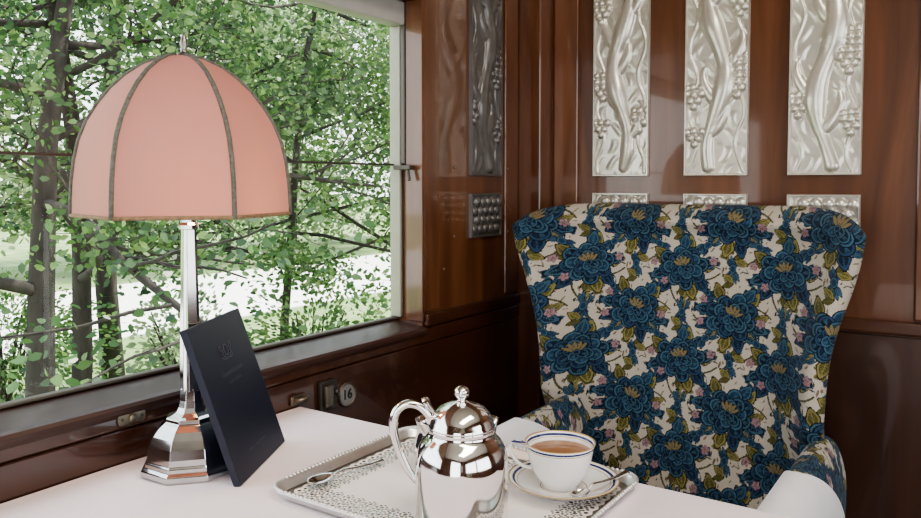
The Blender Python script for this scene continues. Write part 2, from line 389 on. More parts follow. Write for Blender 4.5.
# ------------------------------------------------------------------ table and cloth
TZ = .75
TX0, TX1, TY0, TY1 = WX + .006, -.13, .20, .95
t = thing('dining_table', 'small dining table hidden under the white tablecloth by the window', 'table', (-.56, .575, 0))
m = MB(); m.box(TX0 + .56, TX1 + .552, TY0 - .567, TY1 - .583, TZ - .035, TZ - .001); m.build('tabletop', M['wood_d'], t, bevel=.004)
for y in (-.30, .30):
    m = MB(); m.lathe([(.02, 0), (.028, .04), (.022, .1), (.03, .55), (.03, TZ - .036)], 16, cx=.36, cy=y); m.build('leg', M['wood_d'], t, smooth=True, angle=40)
m = MB(); m.box(TX0 + .57, TX0 + .60, -.34, .34, .60, TZ - .036); m.build('wall_bracket', M['wood_d'], t, bevel=.003)
DR = .26
us = np.concatenate([np.linspace(TX0 + .004, TX1, 100), TX1 + np.linspace(.004, DR, 30)])
vs_ = np.concatenate([TY0 - np.linspace(DR, .004, 25), np.linspace(TY0, TY1, 100), TY1 + np.linspace(.003, DR, 25)])
mb = MB(); V = []
for b in vs_:
    for a in us:
        du = max(0, a - TX1); dv = max(0, b - TY1); dn = max(0, TY0 - b)
        def bend(d):
            r = .012; q = d / r
            return (r * math.sin(q), r * (1 - math.cos(q))) if q < PI / 2 else (r, r + d - r * PI / 2)
        ox, zx = bend(du); oy, zy = bend(dv); on, zn = bend(dn)
        drop = max(zx, zy, zn)
        x = min(a, TX1) + ox; y = min(max(b, TY0), TY1) + oy - on
        k = drop / DR
        wv = math.sin(a * 26 + .6) * .5 + math.sin(a * 47) * .3; wu = math.sin(b * 28) * .6
        if dv > 0: y += max(0, .012 * k * (1 + wv))
        if du > 0: x += .012 * k * (1 + wu)
        z = TZ + .002 - drop + (.0006 * math.sin(a * 31 + 2 * math.sin(b * 9)) * math.sin(b * 17 + a * 6) if drop == 0 else 0)
        V.append((x, y, z))
n_u = len(us); Fc = [(j * n_u + i, j * n_u + i + 1, (j + 1) * n_u + i + 1, (j + 1) * n_u + i) for j in range(len(vs_) - 1) for i in range(n_u - 1)]
mb.add(V, Fc); o = mb.build('tablecloth', M['cloth'], smooth=True)
tag(o, 'white linen tablecloth spread over the dining table', 'tablecloth')
TOP = TZ + .003

# ------------------------------------------------------------------ lamp
LP = PZ(187, 467, TOP); LP.x = max(LP.x, -.897) + .006; LP.y += .004
lamp = thing('table_lamp', 'chrome table lamp with a pink panelled dome shade', 'lamp', (LP.x, LP.y, TOP))
m = MB(); m.lathe([(.0660, 0), (.0675, .003), (.0670, .009), (.0635, .0115), (.0620, .0120), (.0612, .0180), (.0595, .0195), (.0585, .028), (.0555, .040), (.0505, .051), (.0435, .060), (.0365, .066), (.0340, .0675), (.0335, .0730), (.0265, .0750), (.0200, .0790), (.0170, .0850), (.0150, .094), (.0140, .110)], 8, phase=R(-20))
m.build('lamp_base', M['chrome'], lamp, bevel=.0010)
m = MB()
m.loft([[( (h * c[0]), (h * c[1]), z) for c in ((1, .55), (.72, .72), (.55, 1), (-.55, 1), (-.72, .72), (-1, .55), (-1, -.55), (-.72, -.72), (-.55, -1), (.55, -1), (.72, -.72), (1, -.55))] for h, z in ((.0128, .107), (.0120, .16), (.0088, .325))])
m.lathe([(.0128, .325), (.0128, .331), (.0105, .334), (.0105, .345), (.006, .35)], 16)
o = m.build('lamp_pole', M['chrome'], lamp, bevel=.0006); o.rotation_euler = (0, 0, R(-18))
ZS = .343; SO = (-.005, -.0035, 0)
prof = [(.139, 0), (.1385, .02), (.137, .045), (.1335, .073), (.1275, .100), (.1180, .124), (.1050, .146), (.0890, .167), (.0705, .185), (.0505, .199), (.030, .2085), (.013, .2125)]
PH = R(-11.6); sub = 8
m = MB(); V = []; n = 6 * sub
for r, z in prof:
    for k in range(n):
        a = 2 * PI * k / n; la = (a % (PI / 3)) - PI / 6
        rp = r * math.cos(PI / 6) / math.cos(la); rr = rp + (r - rp) * .05
        V.append((rr * math.cos(a + PH), rr * math.sin(a + PH), ZS + z))
Fc = [(i * n + k, i * n + (k + 1) % n, (i + 1) * n + (k + 1) % n, (i + 1) * n + k) for i in range(len(prof) - 1) for k in range(n)]
m.add(V, Fc); sh = m.build('lamp_shade', M['shade'], lamp, smooth=True, angle=25); sh.location = SO
for k in range(6):
    a = PH + k * PI / 3
    m = MB(); m.tube([((r + .0006) * math.cos(a), (r + .0006) * math.sin(a), ZS + z) for r, z in prof], .0029, 8); m.build('rib_braid', M['trim'], sh, smooth=True)
m = MB(); pts = []
for k in range(n):
    a = 2 * PI * k / n; la = (a % (PI / 3)) - PI / 6; rp = .139 * math.cos(PI / 6) / math.cos(la); rr = rp + (.139 - rp) * .05
    pts.append(((rr + .0006) * math.cos(a + PH), (rr + .0006) * math.sin(a + PH), ZS + .002))
m.tube(pts, .0025, 8, closed=True); m.build('hem_braid', M['hem_glow'], sh, smooth=True)
m = MB(); m.lathe([(.012, ZS + .211), (.010, ZS + .216), (.0050, ZS + .218), (.0036, ZS + .224), (.0056, ZS + .228), (.0046, ZS + .233), (.0026, ZS + .239), (.0010, ZS + .245), (0, ZS + .2455)], 16); fi = m.build('finial', M['bronze'], lamp, smooth=True, angle=50); fi.location = (-.002, -.0015, 0)
m = MB(); m.lathe([(.010, .345), (.012, .350), (.012, .375), (.009, .38)], 16); m.lathe([(.003, .38), (.003, ZS + .211)], 8, cx=.0); m.build('lamp_holder', M['brass'], lamp, smooth=True, angle=40)
bm_ = mat('bulb_glass', (.9, .7, .45), .3, Emission_Color=(1, .62, .28, 1), Emission_Strength=4)
m = MB(); m.lathe([(.008, .378), (.016, .395), (.022, .415), (.020, .432), (.010, .445), (0, .448)], 20); m.build('bulb', bm_, lamp, smooth=True)
l = bpy.data.lights.new('bulb_light', 'POINT'); l.energy = .8; l.color = (1, .60, .28); l.shadow_soft_size = .02
lo = bpy.data.objects.new('bulb_light', l); C.objects.link(lo); lo.parent = lamp; lo.location = (.03, -.0, .360)

# ------------------------------------------------------------------ menu folder leaning on the lamp
BL_ = PZ(241, 486, TOP); BR_ = PZ(285, 441, TOP)
e = (BR_ - BL_); bw = e.length; e.normalize()
ln = Vector((0, 0, 1)).cross(e).normalized()
if ln.x > 0: ln = -ln
upv = (ln * .33 + Vector((0, 0, 1)) * .944).normalized()
menu = thing('menu_folder', 'navy blue menu folder standing against the lamp base', 'menu', tuple(BL_))
mw = Matrix((e, upv, e.cross(upv).normalized())).transposed().to_4x4()
menu.rotation_mode = 'QUATERNION'; menu.rotation_quaternion = mw.to_quaternion()
hh = .212
m = MB(); m.box(0, bw, 0, hh, -.002, .0005); m.build('front_cover', M['navy'], menu, bevel=.0008)
m = MB(); m.box(.002, bw - .002, .002, hh - .002, -.0065, -.0021); m.build('pages', M['page'], menu)
m = MB(); m.box(0, bw, 0, hh, -.0092, -.0066); m.build('back_cover', M['navy'], menu, bevel=.0008)
m = MB(); m.box(-.0012, 0, 0, hh, -.0092, .0005); m.build('spine', M['navy'], menu, bevel=.0005)
m = MB(); cx, cy = bw * .5, hh * .78
m.tube([(cx + .0065 * math.cos(a), cy + .0075 * math.sin(a), .0006) for a in np.linspace(0, 2 * PI, 24, endpoint=False)], .0007, 5, closed=True)
for sg in (-1, 1):   # scrolling supporters either side of the small shield
    m.tube(smoothpath([(cx + sg * .007, cy - .009, .0006), (cx + sg * .013, cy - .006, .0006), (cx + sg * .012, cy + .002, .0006), (cx + sg * .016, cy + .008, .0006), (cx + sg * .020, cy + .004, .0006), (cx + sg * .017, cy + .001, .0006)], 5), .0008, 5)
    m.tube(smoothpath([(cx + sg * .001, cy - .011, .0006), (cx + sg * .010, cy - .012, .0006), (cx + sg * .019, cy - .008, .0006)], 5), .0006, 5)
m.build('emblem', M['gilt'], menu)
random.seed(3)
for row, (yy, x0, x1, hgt) in enumerate(((.625, .30, .70, .0055), (.57, .38, .62, .004), (.13, .32, .68, .0035))):
    x = x0 * bw; m = MB()
    m.box(x0 * bw, x1 * bw, yy * hh, yy * hh + hgt * .12, .0004, .0008)
    while x < x1 * bw - .004:
        wd = random.uniform(.003, .0045); m.box(x, x + wd * .3, yy * hh, yy * hh + hgt, .0004, .0008)
        if random.random() < .6: m.box(x, x + wd, yy * hh + hgt * .4, yy * hh + hgt * .62, .0004, .0008)
        x += wd + .0012
    m.build('lettering', M['gilt'], menu)

# ------------------------------------------------------------------ tray, doily, spoons
def rrect(hx, hy, r, n=10, z=0., off=0.):
    out = []
    hx += off; hy += off; r = max(r + off, .001)
    for q, (sx, sy) in enumerate(((1, 1), (-1, 1), (-1, -1), (1, -1))):
        for k in range(n + 1):
            a = q * PI / 2 + k / n * PI / 2
            out.append((sx * (hx - r) + r * math.cos(a), sy * (hy - r) + r * math.sin(a), z))
    return out
TC = (-.5415, .794)
tray = thing('serving_tray', 'rectangular silver tray on the tablecloth', 'tray', (TC[0], TC[1], TOP))
THX, THY = .187, .148
m = MB(); m.loft([rrect(THX, THY, .03, z=z, off=o_) for o_, z in ((-.012, 0), (-.009, .0012), (-.0095, .0025))]); m.build('tray_base', M['tray'], tray, smooth=True, angle=40)
rings = [rrect(THX, THY, .03, z=z, off=o_) for o_, z in ((-.0092, .0010), (-.003, .0085), (0, .0110), (.0015, .0130), (0, .0147), (-.003, .0143), (-.0045, .0115), (-.0098, .0030))]
m = MB(); m.loft(rings, False, False); m.build('tray_rim', M['trayrim'], tray, smooth=True, angle=60)
m = MB()
base = rrect(THX, THY, .03, n=14, z=.0142, off=-.001)
L = []
for i in range(len(base)):
    a = Vector(base[i]); b = Vector(base[(i + 1) % len(base)]); k = max(1, int((b - a).length / .0065))
    for j in range(k): L.append(a.lerp(b, j / k))
for p in L: m.lathe([(.0006, -.0022), (.0029, -.0006), (.0029, .001), (.0006, .0028)], 6, cx=p.x, cy=p.y, cz=p.z)
m.build('beaded_edge', M['trayrim'], tray, smooth=True)
TF = TOP + .0025
DHX, DHY = .1705, .1315
cell = .0009; nx = int(2 * DHX / cell); ny = int(2 * DHY / cell)
xs = -DHX + (np.arange(nx) + .5) * cell; ys = -DHY + (np.arange(ny) + .5) * cell
X, Y = np.meshgrid(xs, ys)
def sdr(X, Y, hx, hy, r):
    qx = np.abs(X) - hx + r; qy = np.abs(Y) - hy + r
    return np.hypot(np.maximum(qx, 0), np.maximum(qy, 0)) + np.minimum(np.maximum(qx, qy), 0) - r
D = -sdr(X, Y, DHX, DHY, .022)
per = np.where(np.abs(X) - DHX > np.abs(Y) - DHY, Y, X)
pt = .0175
sca = .003 * np.abs(np.sin(per * PI / pt))
solid = D > .004 - sca
band = (D > .004) & (D < .046)
uu = ((per / pt) % 1) - .5
def hole(u0, d0, r): return np.hypot((np.abs(uu) - u0) * pt, D - d0) < r
hs = hole(0, .0080, .0026) | hole(.5, .0100, .0022) | hole(.25, .0130, .0018)
for a in np.linspace(0, 2 * PI, 6, endpoint=False):
    hs |= np.hypot(uu * pt - .0047 * math.cos(a), D - .0205 - .0047 * math.sin(a)) < .0019
    hs |= np.hypot((np.abs(uu) - .5) * pt - .0042 * math.cos(a), D - .0320 - .0042 * math.sin(a)) < .0017
hs |= hole(.5, .0180, .0027) | hole(.5, .0240, .0017) | hole(0, .0295, .0023) | hole(0, .0360, .0026) | hole(.25, .0400, .0017) | hole(0, .0430, .0015)
solid &= ~(band & hs)
idx = -np.ones((ny + 1, nx + 1), int); V = []; Fc = []
for j in range(ny):
    for i in range(nx):
        if solid[j, i]:
            q = []
            for (jj, ii) in ((j, i), (j, i + 1), (j + 1, i + 1), (j + 1, i)):
                if idx[jj, ii] < 0: idx[jj, ii] = len(V); V.append((-DHX + ii * cell, -DHY + jj * cell, 0))
                q.append(int(idx[jj, ii]))
            Fc.append(q)
m = MB(); m.add(V, Fc); o = m.build('doily', M['paper']); o.location = (TC[0], TC[1], TF + .0009)
tag(o, 'white paper lace doily lining the silver tray', 'doily')
DZ = TF + .0012
def teaspoon(loc, rz, Lh, sc, label, tilt=0.):
    sp = thing('teaspoon', label, 'spoon', loc, rz); sp.rotation_euler = (0, tilt, rz)
    m = MB(); V = []; nr, na = 8, 24
    for i in range(nr + 1):
        r = i / nr
        for k in range(na):
            a = 2 * PI * k / na
            V.append((.021 * sc * r * math.cos(a), (.0140 - .002 * math.cos(a)) * sc * r * math.sin(a), .0012 + .007 * sc * r * r))
    Fc = [(i * na + k, i * na + (k + 1) % na, (i + 1) * na + (k + 1) % na, (i + 1) * na + k) for i in range(nr) for k in range(na)]
    m.add(V, Fc); o = m.build('bowl', M['spoon'], sp, smooth=True); sm = o.modifiers.new('s', 'SOLIDIFY'); sm.thickness = .0009
    m = MB(); m.tube(smoothpath([(.018 * sc, 0, .0080 * sc), (.03 * sc, 0, .0095), (.055 * sc, 0, .0070), (Lh - .02, 0, .0050), (Lh, 0, .0055)], 6), [(.0030 + .0040 * max(0, (k - 12) / 12)) * sc for k in range(25)], 10, flat=.4); m.build('handle', M['spoon'], sp, smooth=True)
s0 = PZ(322, 482, DZ + .003); s1 = PZ(381, 461, DZ + .004); dv = s1 - s0
teaspoon((s0.x, s0.y, DZ), math.atan2(dv.y, dv.x), max(.09, dv.length), 1., 'silver teaspoon lying on the doily left of the coffee pot')

# ------------------------------------------------------------------ coffee pot
pot = thing('coffee_pot', 'polished silver coffee pot with domed lid at the front of the tray', 'coffee pot', (-.483, .716, DZ), R(34.1))
m = MB(); m.lathe([(0, 0), (.0505, 0), (.0515, .002), (.0518, .006), (.0517, .010), (.0520, .020), (.0524, .038), (.0526, .056), (.0523, .070), (.0510, .0805), (.0482, .0890), (.0440, .0955), (.0398, .1000), (.0372, .1032), (.0364, .1060), (.0370, .1085), (.0374, .1105), (.0355, .1115), (.030, .1105)], 72); m.build('pot_body', M['silver'], pot, smooth=True)
m = MB(); m.lathe([(.0374, .1108), (.0375, .1125), (.0364, .1145), (.0350, .1190), (.0312, .1265), (.0243, .1330), (.0150, .1372), (.0075, .1392), (.0050, .1405), (.0048, .1422), (.0075, .1452), (.0088, .1494), (.0076, .1534), (.0037, .1562), (0, .1567)], 56); m.build('lid', M['silver'], pot, smooth=True)
m = MB(); hp = smoothpath([(-.034, 0, .119), (-.047, 0, .133), (-.062, 0, .136), (-.0745, 0, .126), (-.0765, 0, .107), (-.071, 0, .085), (-.062, 0, .064), (-.0510, 0, .048)], 7)
m.tube(hp, [.0038 + .0012 * math.sin(PI * i / (len(hp) - 1)) for i in range(len(hp))], 12); m.build('handle', M['silver'], pot, smooth=True)
m = MB(); m.tube(smoothpath([(-.031, 0, .126), (-.038, .003, .134), (-.042, .006, .142)], 5), [.003, .003, .0034, .004, .0048, .0056, .0062, .0066, .0064, .0055, .003], 10, flat=.5); m.tube([(-.036, -.006, .118), (-.036, .006, .118)], .0035, 10); m.build('thumb_lever', M['silver'], pot, smooth=True, angle=50)
m = MB(); sp_ = []
for q, (cx, cz, ry, rz) in enumerate(((.039, .082, .013, .018), (.047, .090, .011, .013), (.052, .098, .009, .009), (.056, .104, .008, .006), (.059, .108, .007, .003))):
    sp_.append([(cx + .5 * rz * math.sin(a) * -.5, ry * math.cos(a), cz + rz * math.sin(a) * .7) for a in np.linspace(0, 2 * PI, 20, endpoint=False)])
m.loft(sp_); o = m.build('spout', M['silver'], pot, smooth=True); o.rotation_euler = (0, 0, R(50))
# small cream jug half hidden behind the pot
jug = thing('cream_jug', 'small silver cream jug half hidden behind the coffee pot', 'jug', (-.600, .826, DZ), R(34.1))
m = MB(); m.lathe([(0, 0), (.020, 0), (.021, .003), (.0185, .006), (.025, .014), (.0290, .026), (.0280, .040), (.0235, .052), (.0225, .060), (.0255, .069), (.0262, .071), (.0245, .070), (.0212, .060), (.0220, .052), (.0262, .040), (.0270, .026), (.02, .010), (0, .008)], 48); m.build('jug_body', M['silver'], jug, smooth=True)
m = MB(); hp = smoothpath([(-.0235, 0, .064), (-.034, 0, .072), (-.042, 0, .064), (-.040, 0, .046), (-.0275, 0, .034)], 6); m.tube(hp, .0024, 10); o = m.build('handle', M['silver'], jug, smooth=True); o.rotation_euler = (0, 0, R(110))
m = MB(); m.loft([[(cx - .3 * rz * math.sin(a), ry * math.cos(a), cz + rz * math.sin(a)) for a in np.linspace(0, 2 * PI, 16, endpoint=False)] for cx, cz, ry, rz in ((.020, .057, .010, .009), (.027, .064, .008, .006), (.033, .070, .005, .0022))]); o = m.build('spout', M['silver'], jug, smooth=True); o.rotation_euler = (0, 0, R(290))

# ------------------------------------------------------------------ cup and saucer
SX, SY = -.430, .864
sau = tag(MB().lathe([(0, .004), (.026, .004), (.027, .0), (.034, .0), (.036, .004), (.052, .009), (.066, .0155), (.0685, .0172), (.0688, .0182), (.066, .0178), (.051, .0115), (.034, .0065), (.028, .0062), (.0, .0062)], 64).build('saucer', M['saucer'], smooth=True), 'white saucer with blue and gold border under the cup', 'saucer')
sau.location = (SX, SY, DZ)
CZ_ = DZ + .0064
cup = thing('teacup', 'white porcelain cup with blue and gold rim filled with milky coffee', 'cup', (SX - .004, SY - .002, CZ_), R(34.1))
m = MB(); m.lathe([(0, .003), (.018, .003), (.019, 0), (.0225, 0), (.0225, .004), (.028, .010), (.035, .022), (.0390, .036), (.0418, .050), (.0438, .0555), (.0436, .0562), (.0425, .0556), (.0402, .050), (.0373, .036), (.033, .022), (.026, .012), (.015, .007), (0, .006)], 64); m.build('cup_body', M['cup'], cup, smooth=True)
m = MB(); m.lathe([(0, .0445), (.0386, .0445)], 48); m.f.pop(); m.build('coffee', M['coffee'], cup, smooth=True)
m = MB(); hp = smoothpath([(-.0405, 0, .046), (-.050, 0, .0515), (-.0605, 0, .049), (-.0625, 0, .039), (-.055, 0, .027), (-.046, 0, .021), (-.0345, 0, .0195)], 7)
m.tube(hp, [.0031] * len(hp), 10, flat=.7); o = m.build('handle', M['cup'], cup, smooth=True); o.rotation_euler = (0, 0, R(-14))
# spoon on the saucer, right of the cup, handle over the rim
d_ = Vector((.828, .561)); n_ = Vector((.561, -.828)); pb = Vector((SX, SY)) + d_ * .014 + n_ * .046
q1 = Vector((SX, SY)) + d_ * .080 + n_ * .000; dq = q1 - pb
teaspoon((pb.x, pb.y, DZ + .0105), math.atan2(dq.y, dq.x), dq.length, .70, 'small silver teaspoon resting on the saucer right of the cup', tilt=R(-6))

# ------------------------------------------------------------------ fittings on the window wall
WX3 = WX + .006
p = PX(131, 418, WX + .0103)
lk = thing('window_lock', 'aged metal lock plate on the wooden rail left of the lamp', 'lock plate', (WX + .0101, p.y, .814))
m = MB(); m.loft([[(x, a, b) for a, b, _ in rrect(.021, .0085, .005, 6)] for x in (0, .003)]); m.build('plate', M['brass'], lk, bevel=.0008)
m = MB(); m.lathe([(.006, 0), (.006, .004), (.004, .005), (0, .005)], 16); o = m.build('keyhole_boss', M['brass'], lk, smooth=True, angle=40); o.rotation_euler = (0, R(90), 0); o.location = (.003, 0, 0)
for y in (-.015, .015):
    m = MB(); m.lathe([(.0025, 0), (.002, .0012), (0, .0015)], 10); o = m.build('screw', M['dark_metal'], lk, smooth=True); o.rotation_euler = (0, R(90), 0); o.location = (.003, y, 0)
p = PX(326, 399, WX3)
so = thing('wall_socket', 'dark metal socket with a cover on the wall below the window', 'socket', (WX3 + .0002, p.y, .757))
m = MB(); m.box(0, .008, -.022, .022, -.027, .027); m.build('plate', M['dark_metal'], so, bevel=.002)
m = MB(); m.box(.008, .016, -.016, .006, -.02, .02); m.build('cover_flap', M['brass'], so, bevel=.003)
m = MB(); m.lathe([(.006, 0), (.006, .008), (.004, .01), (0, .01)], 14); o = m.build('knob', M['dark_metal'], so, smooth=True, angle=40); o.rotation_euler = (0, R(90), 0); o.location = (.008, .014, .004)
p2 = PX(297, 402, WX3)
bp = thing('wall_catch', 'small worn metal catch on the wall left of the dark socket', 'catch', (WX3 + .0002, p2.y, .765))
m = MB(); m.box(0, .005, -.018, .018, -.008, .008); m.build('plate', M['brass'], bp, bevel=.0015)
m = MB(); m.tube(smoothpath([(.004, -.01, 0), (.014, -.006, .002), (.016, .008, .003), (.01, .014, .0)], 5), .0035, 8); m.build('lever', M['brass'], bp, smooth=True)
p3 = PX(346, 397, WX3)
nd = thing('seat_number_disc', 'round grey seat number disc reading 16 on the wall', 'number plate', (WX3 + .0002, p3.y, .745))
m = MB(); m.lathe([(.022, 0), (.022, .003), (.0205, .0042), (.0195, .0032), (0, .0032)], 32); o = m.build('disc', M['enamel'], nd, smooth=True, angle=40); o.rotation_euler = (0, R(90), 0)
m = MB(); m.tube([(.0036, .0212 * math.cos(a), .0212 * math.sin(a)) for a in np.linspace(0, 2 * PI, 32, endpoint=False)], .0017, 8, closed=True); m.build('rim', M['brass'], nd, smooth=True)
fc = bpy.data.curves.new('digits', 'FONT'); fc.body = '16'; fc.size = .026; fc.align_x = 'CENTER'; fc.align_y = 'CENTER'; fc.extrude = .0006; fc.offset = .0004
fo = bpy.data.objects.new('tmp', fc); C.objects.link(fo); bpy.context.view_layer.update()
me = bpy.data.meshes.new_from_object(fo.evaluated_get(bpy.context.evaluated_depsgraph_get())); bpy.data.objects.remove(fo)
me.materials.clear(); me.materials.append(M['black'])
o = bpy.data.objects.new('number', me); C.objects.link(o); o.parent = nd; o.location = (.0038, 0, 0); o.rotation_euler = (R(90), 0, R(90))

# ------------------------------------------------------------------ floral cloth painted into colour attributes
PW_, PH_ = .206, .192; RES = .00042
gx = (np.arange(int(PW_ / RES)) + .5) * RES; gy = (np.arange(int(PH_ / RES)) + .5) * RES
GX_, GY_ = np.meshgrid(gx, gy); IMG = np.zeros((len(gy), len(gx), 3))
rg = np.random.default_rng(5)
def rel(cx, cy):
    return ((GX_ - cx + PW_ / 2) % PW_) - PW_ / 2, ((GY_ - cy + PH_ / 2) % PH_) - PH_ / 2
IMG[:] = (.57, .51, .43)
INK = np.array((.008, .010, .016)); NAVY = np.array((.009, .018, .040)); BLUE = np.array((.020, .052, .100)); TEAL = np.array((.055, .130, .195)); OLV = np.array((.130, .122, .036)); TAN = np.array((.24, .18, .11)); PNK = np.array((.34, .20, .24)); GOLD = np.array((.28, .245, .090))
def ell(cx, cy, a, b, th, inner, mid, edge=INK, e1=.86, e2=.60, pw=2., pointed=0.):
    dx, dy = rel(cx, cy); c, s = math.cos(th), math.sin(th)
    p = dx * c + dy * s; q = -dx * s + dy * c
    bb = b * (1 - pointed * np.clip(np.abs(p) / a, 0, 1))
    e = np.power(np.power(np.abs(p) / a, pw) + np.power(np.abs(q) / np.maximum(bb, 1e-5), pw), 1 / pw)
    msk = e < 1
    col = np.where((e > e1)[..., None], edge, np.where((e > e2)[..., None], mid, inner))
    IMG[msk] = col[msk]
def stroke(pts, w, col):
    P = smoothpath([(x, y, 0) for x, y in pts], 10)
    for p in P:
        dx, dy = rel(p.x, p.y); IMG[dx * dx + dy * dy < w * w] = col
def vein(cx, cy, a, th, col, w=.0008):
    dx, dy = rel(cx, cy); c, s = math.cos(th), math.sin(th); p = dx * c + dy * s; q = -dx * s + dy * c
    IMG[(np.abs(p) < a * .8) & (np.abs(q) < w)] = col
    for k in range(-3, 4):
        IMG[(np.abs(p - k * a * .22 - np.abs(q) * .8) < w * .6) & (np.abs(q) < a * .18)] = col
def petal_leaf(cx, cy, L, W, th, c1, c2, nserr=0):
    x = cx + math.cos(th) * L * .5; y = cy + math.sin(th) * L * .5
    if nserr:
        for k in range(nserr):
            f = (k + .7) / nserr
            for sg in (-1, 1):
                ww = W * math.sin(PI * min(.97, .15 + f * .8))
                ell(cx + math.cos(th) * L * f - math.sin(th) * sg * ww * .75, cy + math.sin(th) * L * f + math.cos(th) * sg * ww * .75, L * .15, W * .40, th + sg * .8, c1, c2, pointed=.3)
    ell(x, y, L * .5, W, th, c1, c2, pointed=.5); vein(x, y, L * .5, th, c2 * .9 + .01)
def peony(cx, cy, rot, sc=1.):
    for k in range(8):
        th = rot + k * 2 * PI / 8 + .25 * math.sin(k * 2.3)
        petal_leaf(cx + math.cos(th) * .034 * sc, cy + math.sin(th) * .031 * sc, .045 * sc, .0135 * sc, th + .3 * math.sin(k * 1.7), (NAVY, OLV, BLUE, OLV * .7, NAVY, NAVY, OLV * .8, NAVY)[k], (TEAL, GOLD, TEAL, GOLD * .8, TEAL, BLUE * 1.4, GOLD, BLUE * 1.5)[k], 3 if k % 2 == 0 else 0)
    for ring, (rr, n_, a, b) in enumerate(((.037, 8, .0175, .0165), (.027, 7, .0165, .0150), (.017, 6, .015, .0130), (.009, 4, .012, .010))):
        for k in range(n_):
            th = rot + ring * .35 + k * 2 * PI / n_ + .12 * math.sin(k * 3.1 + ring)
            rk = rr * (1 + .10 * math.sin(k * 2.1 + rot * 5))
            x = cx + math.cos(th) * rk * sc; y = cy + math.sin(th) * rk * .88 * sc
            petal_tone = (k * 2 + ring) % 3  # petal colour cycles with the count, part of the printed pattern
            ell(x, y, a * sc, b * sc, th, (NAVY, BLUE, NAVY * 1.3)[petal_tone], (TEAL, TEAL * 1.15, BLUE * 1.5)[petal_tone], e1=.88, e2=.68)
            for f in (-.4, 0, .4):
                ell(x + math.cos(th + f) * a * .30 * sc, y + math.sin(th + f) * a * .30 * sc, a * .38 * sc, .0008, th + f * .6, TEAL * .85, TEAL * .85, edge=TEAL * .85)
    for k in range(5):
        th = rot + PI / 2 + (k - 2) * .42
        ell(cx + math.cos(th) * .015 * sc, cy + math.sin(th) * .015 * sc, .012 * sc, .0040 * sc, th, TAN, GOLD, pointed=.4, e1=.80)
    ell(cx, cy, .007 * sc, .006 * sc, 0, NAVY, TEAL)
def pinkflower(cx, cy, s, rot):
    for k in range(5):
        th = rot + k * 2 * PI / 5; ell(cx + math.cos(th) * s * .6, cy + math.sin(th) * s * .6, s * .58, s * .46, th, PNK, PNK * 1.3, edge=INK + .05, e1=.82)
    ell(cx, cy, s * .28, s * .28, 0, GOLD, GOLD)
def fx(u): return u * PW_
def fy(v): return v * PH_
for k in range(130):
    x, y = rg.uniform(0, PW_), rg.uniform(0, PH_); th = rg.uniform(0, PI)
    ell(x, y, rg.uniform(.003, .008), rg.uniform(.0010, .0022), th, (INK, NAVY, TAN, OLV * .7)[k % 4], (INK, BLUE, TAN, OLV)[k % 4], pointed=.5)
A_ = (fx(.25), fy(.25)); B_ = (fx(.75), fy(.75))
for u0, v0, fl in ((.25, .25, 1), (.75, .75, -1)):
    for q in range(4):
        a = q * PI / 2 + .75; pts = []
        for k in range(8):
            r = .03 + k * .0068; b = a + fl * .10 * k
            pts.append((fx(u0) + math.cos(b) * r, fy(v0) + math.sin(b) * r))
        stroke(pts, .0017, INK); stroke(pts, .0008, OLV)
for (u, v_, th) in ((.5, .5, .7), (.0, .5, 2.4), (.5, .0, 2.3), (.0, .0, .8), (.25, .76, 1.4), (.75, .26, -1.6)):
    x, y = fx(u), fy(v_)
    for k in range(5):
        a = th + (k - 2) * .26; petal_leaf(x, y, .035 - .003 * abs(k - 2), .0055, a, (NAVY, BLUE, TAN * .6)[k % 3], (TEAL, TEAL, GOLD)[k % 3])
    for k in range(4):
        a = th + PI + (k - 1.5) * .34; petal_leaf(x, y, .029 - .002 * abs(k - 1.5), .0060, a, (BLUE, NAVY)[k % 2], (TEAL, BLUE * 1.6)[k % 2])
    ell(x, y, .011, .0075, th, BLUE, TEAL)
for (u, v_, th, L) in ((.50, .20, 1.1, .033), (.98, .72, .5, .031), (.26, .60, 2.5, .031), (.76, .36, -.4, .031), (.24, .92, .6, .031), (.76, .10, 2.4, .029), (.52, .78, 2.0, .029), (.02, .28, 1.2, .029)):
    x, y = fx(u), fy(v_); petal_leaf(x, y, L, .0092, th, OLV, GOLD); petal_leaf(x, y, L * .8, .0074, th + 1.0, OLV * .6, OLV)
peony(*A_, .2, .96); peony(*B_, -.35, 1.01)
for (u, v_, s, r_) in ((.56, .33, .0085, .3), (.03, .71, .0085, 1.), (.44, .68, .0078, .7), (.95, .30, .008, .1), (.47, .92, .008, .5), (.06, .09, .0078, .9)):
    pinkflower(fx(u), fy(v_), s, r_)
def sample(U, V):
    i = (np.floor((U % PW_) / RES).astype(int)) % len(gx); j = (np.floor((V % PH_) / RES).astype(int)) % len(gy)
    return IMG[j, i]
def paint(o, cols):
    me = o.data; at = me.color_attributes.new('pattern', 'FLOAT_COLOR', 'POINT')
    a = np.ones((len(me.vertices), 4)); a[:, :3] = cols; at.data.foreach_set('color', a.ravel().astype(np.float32))
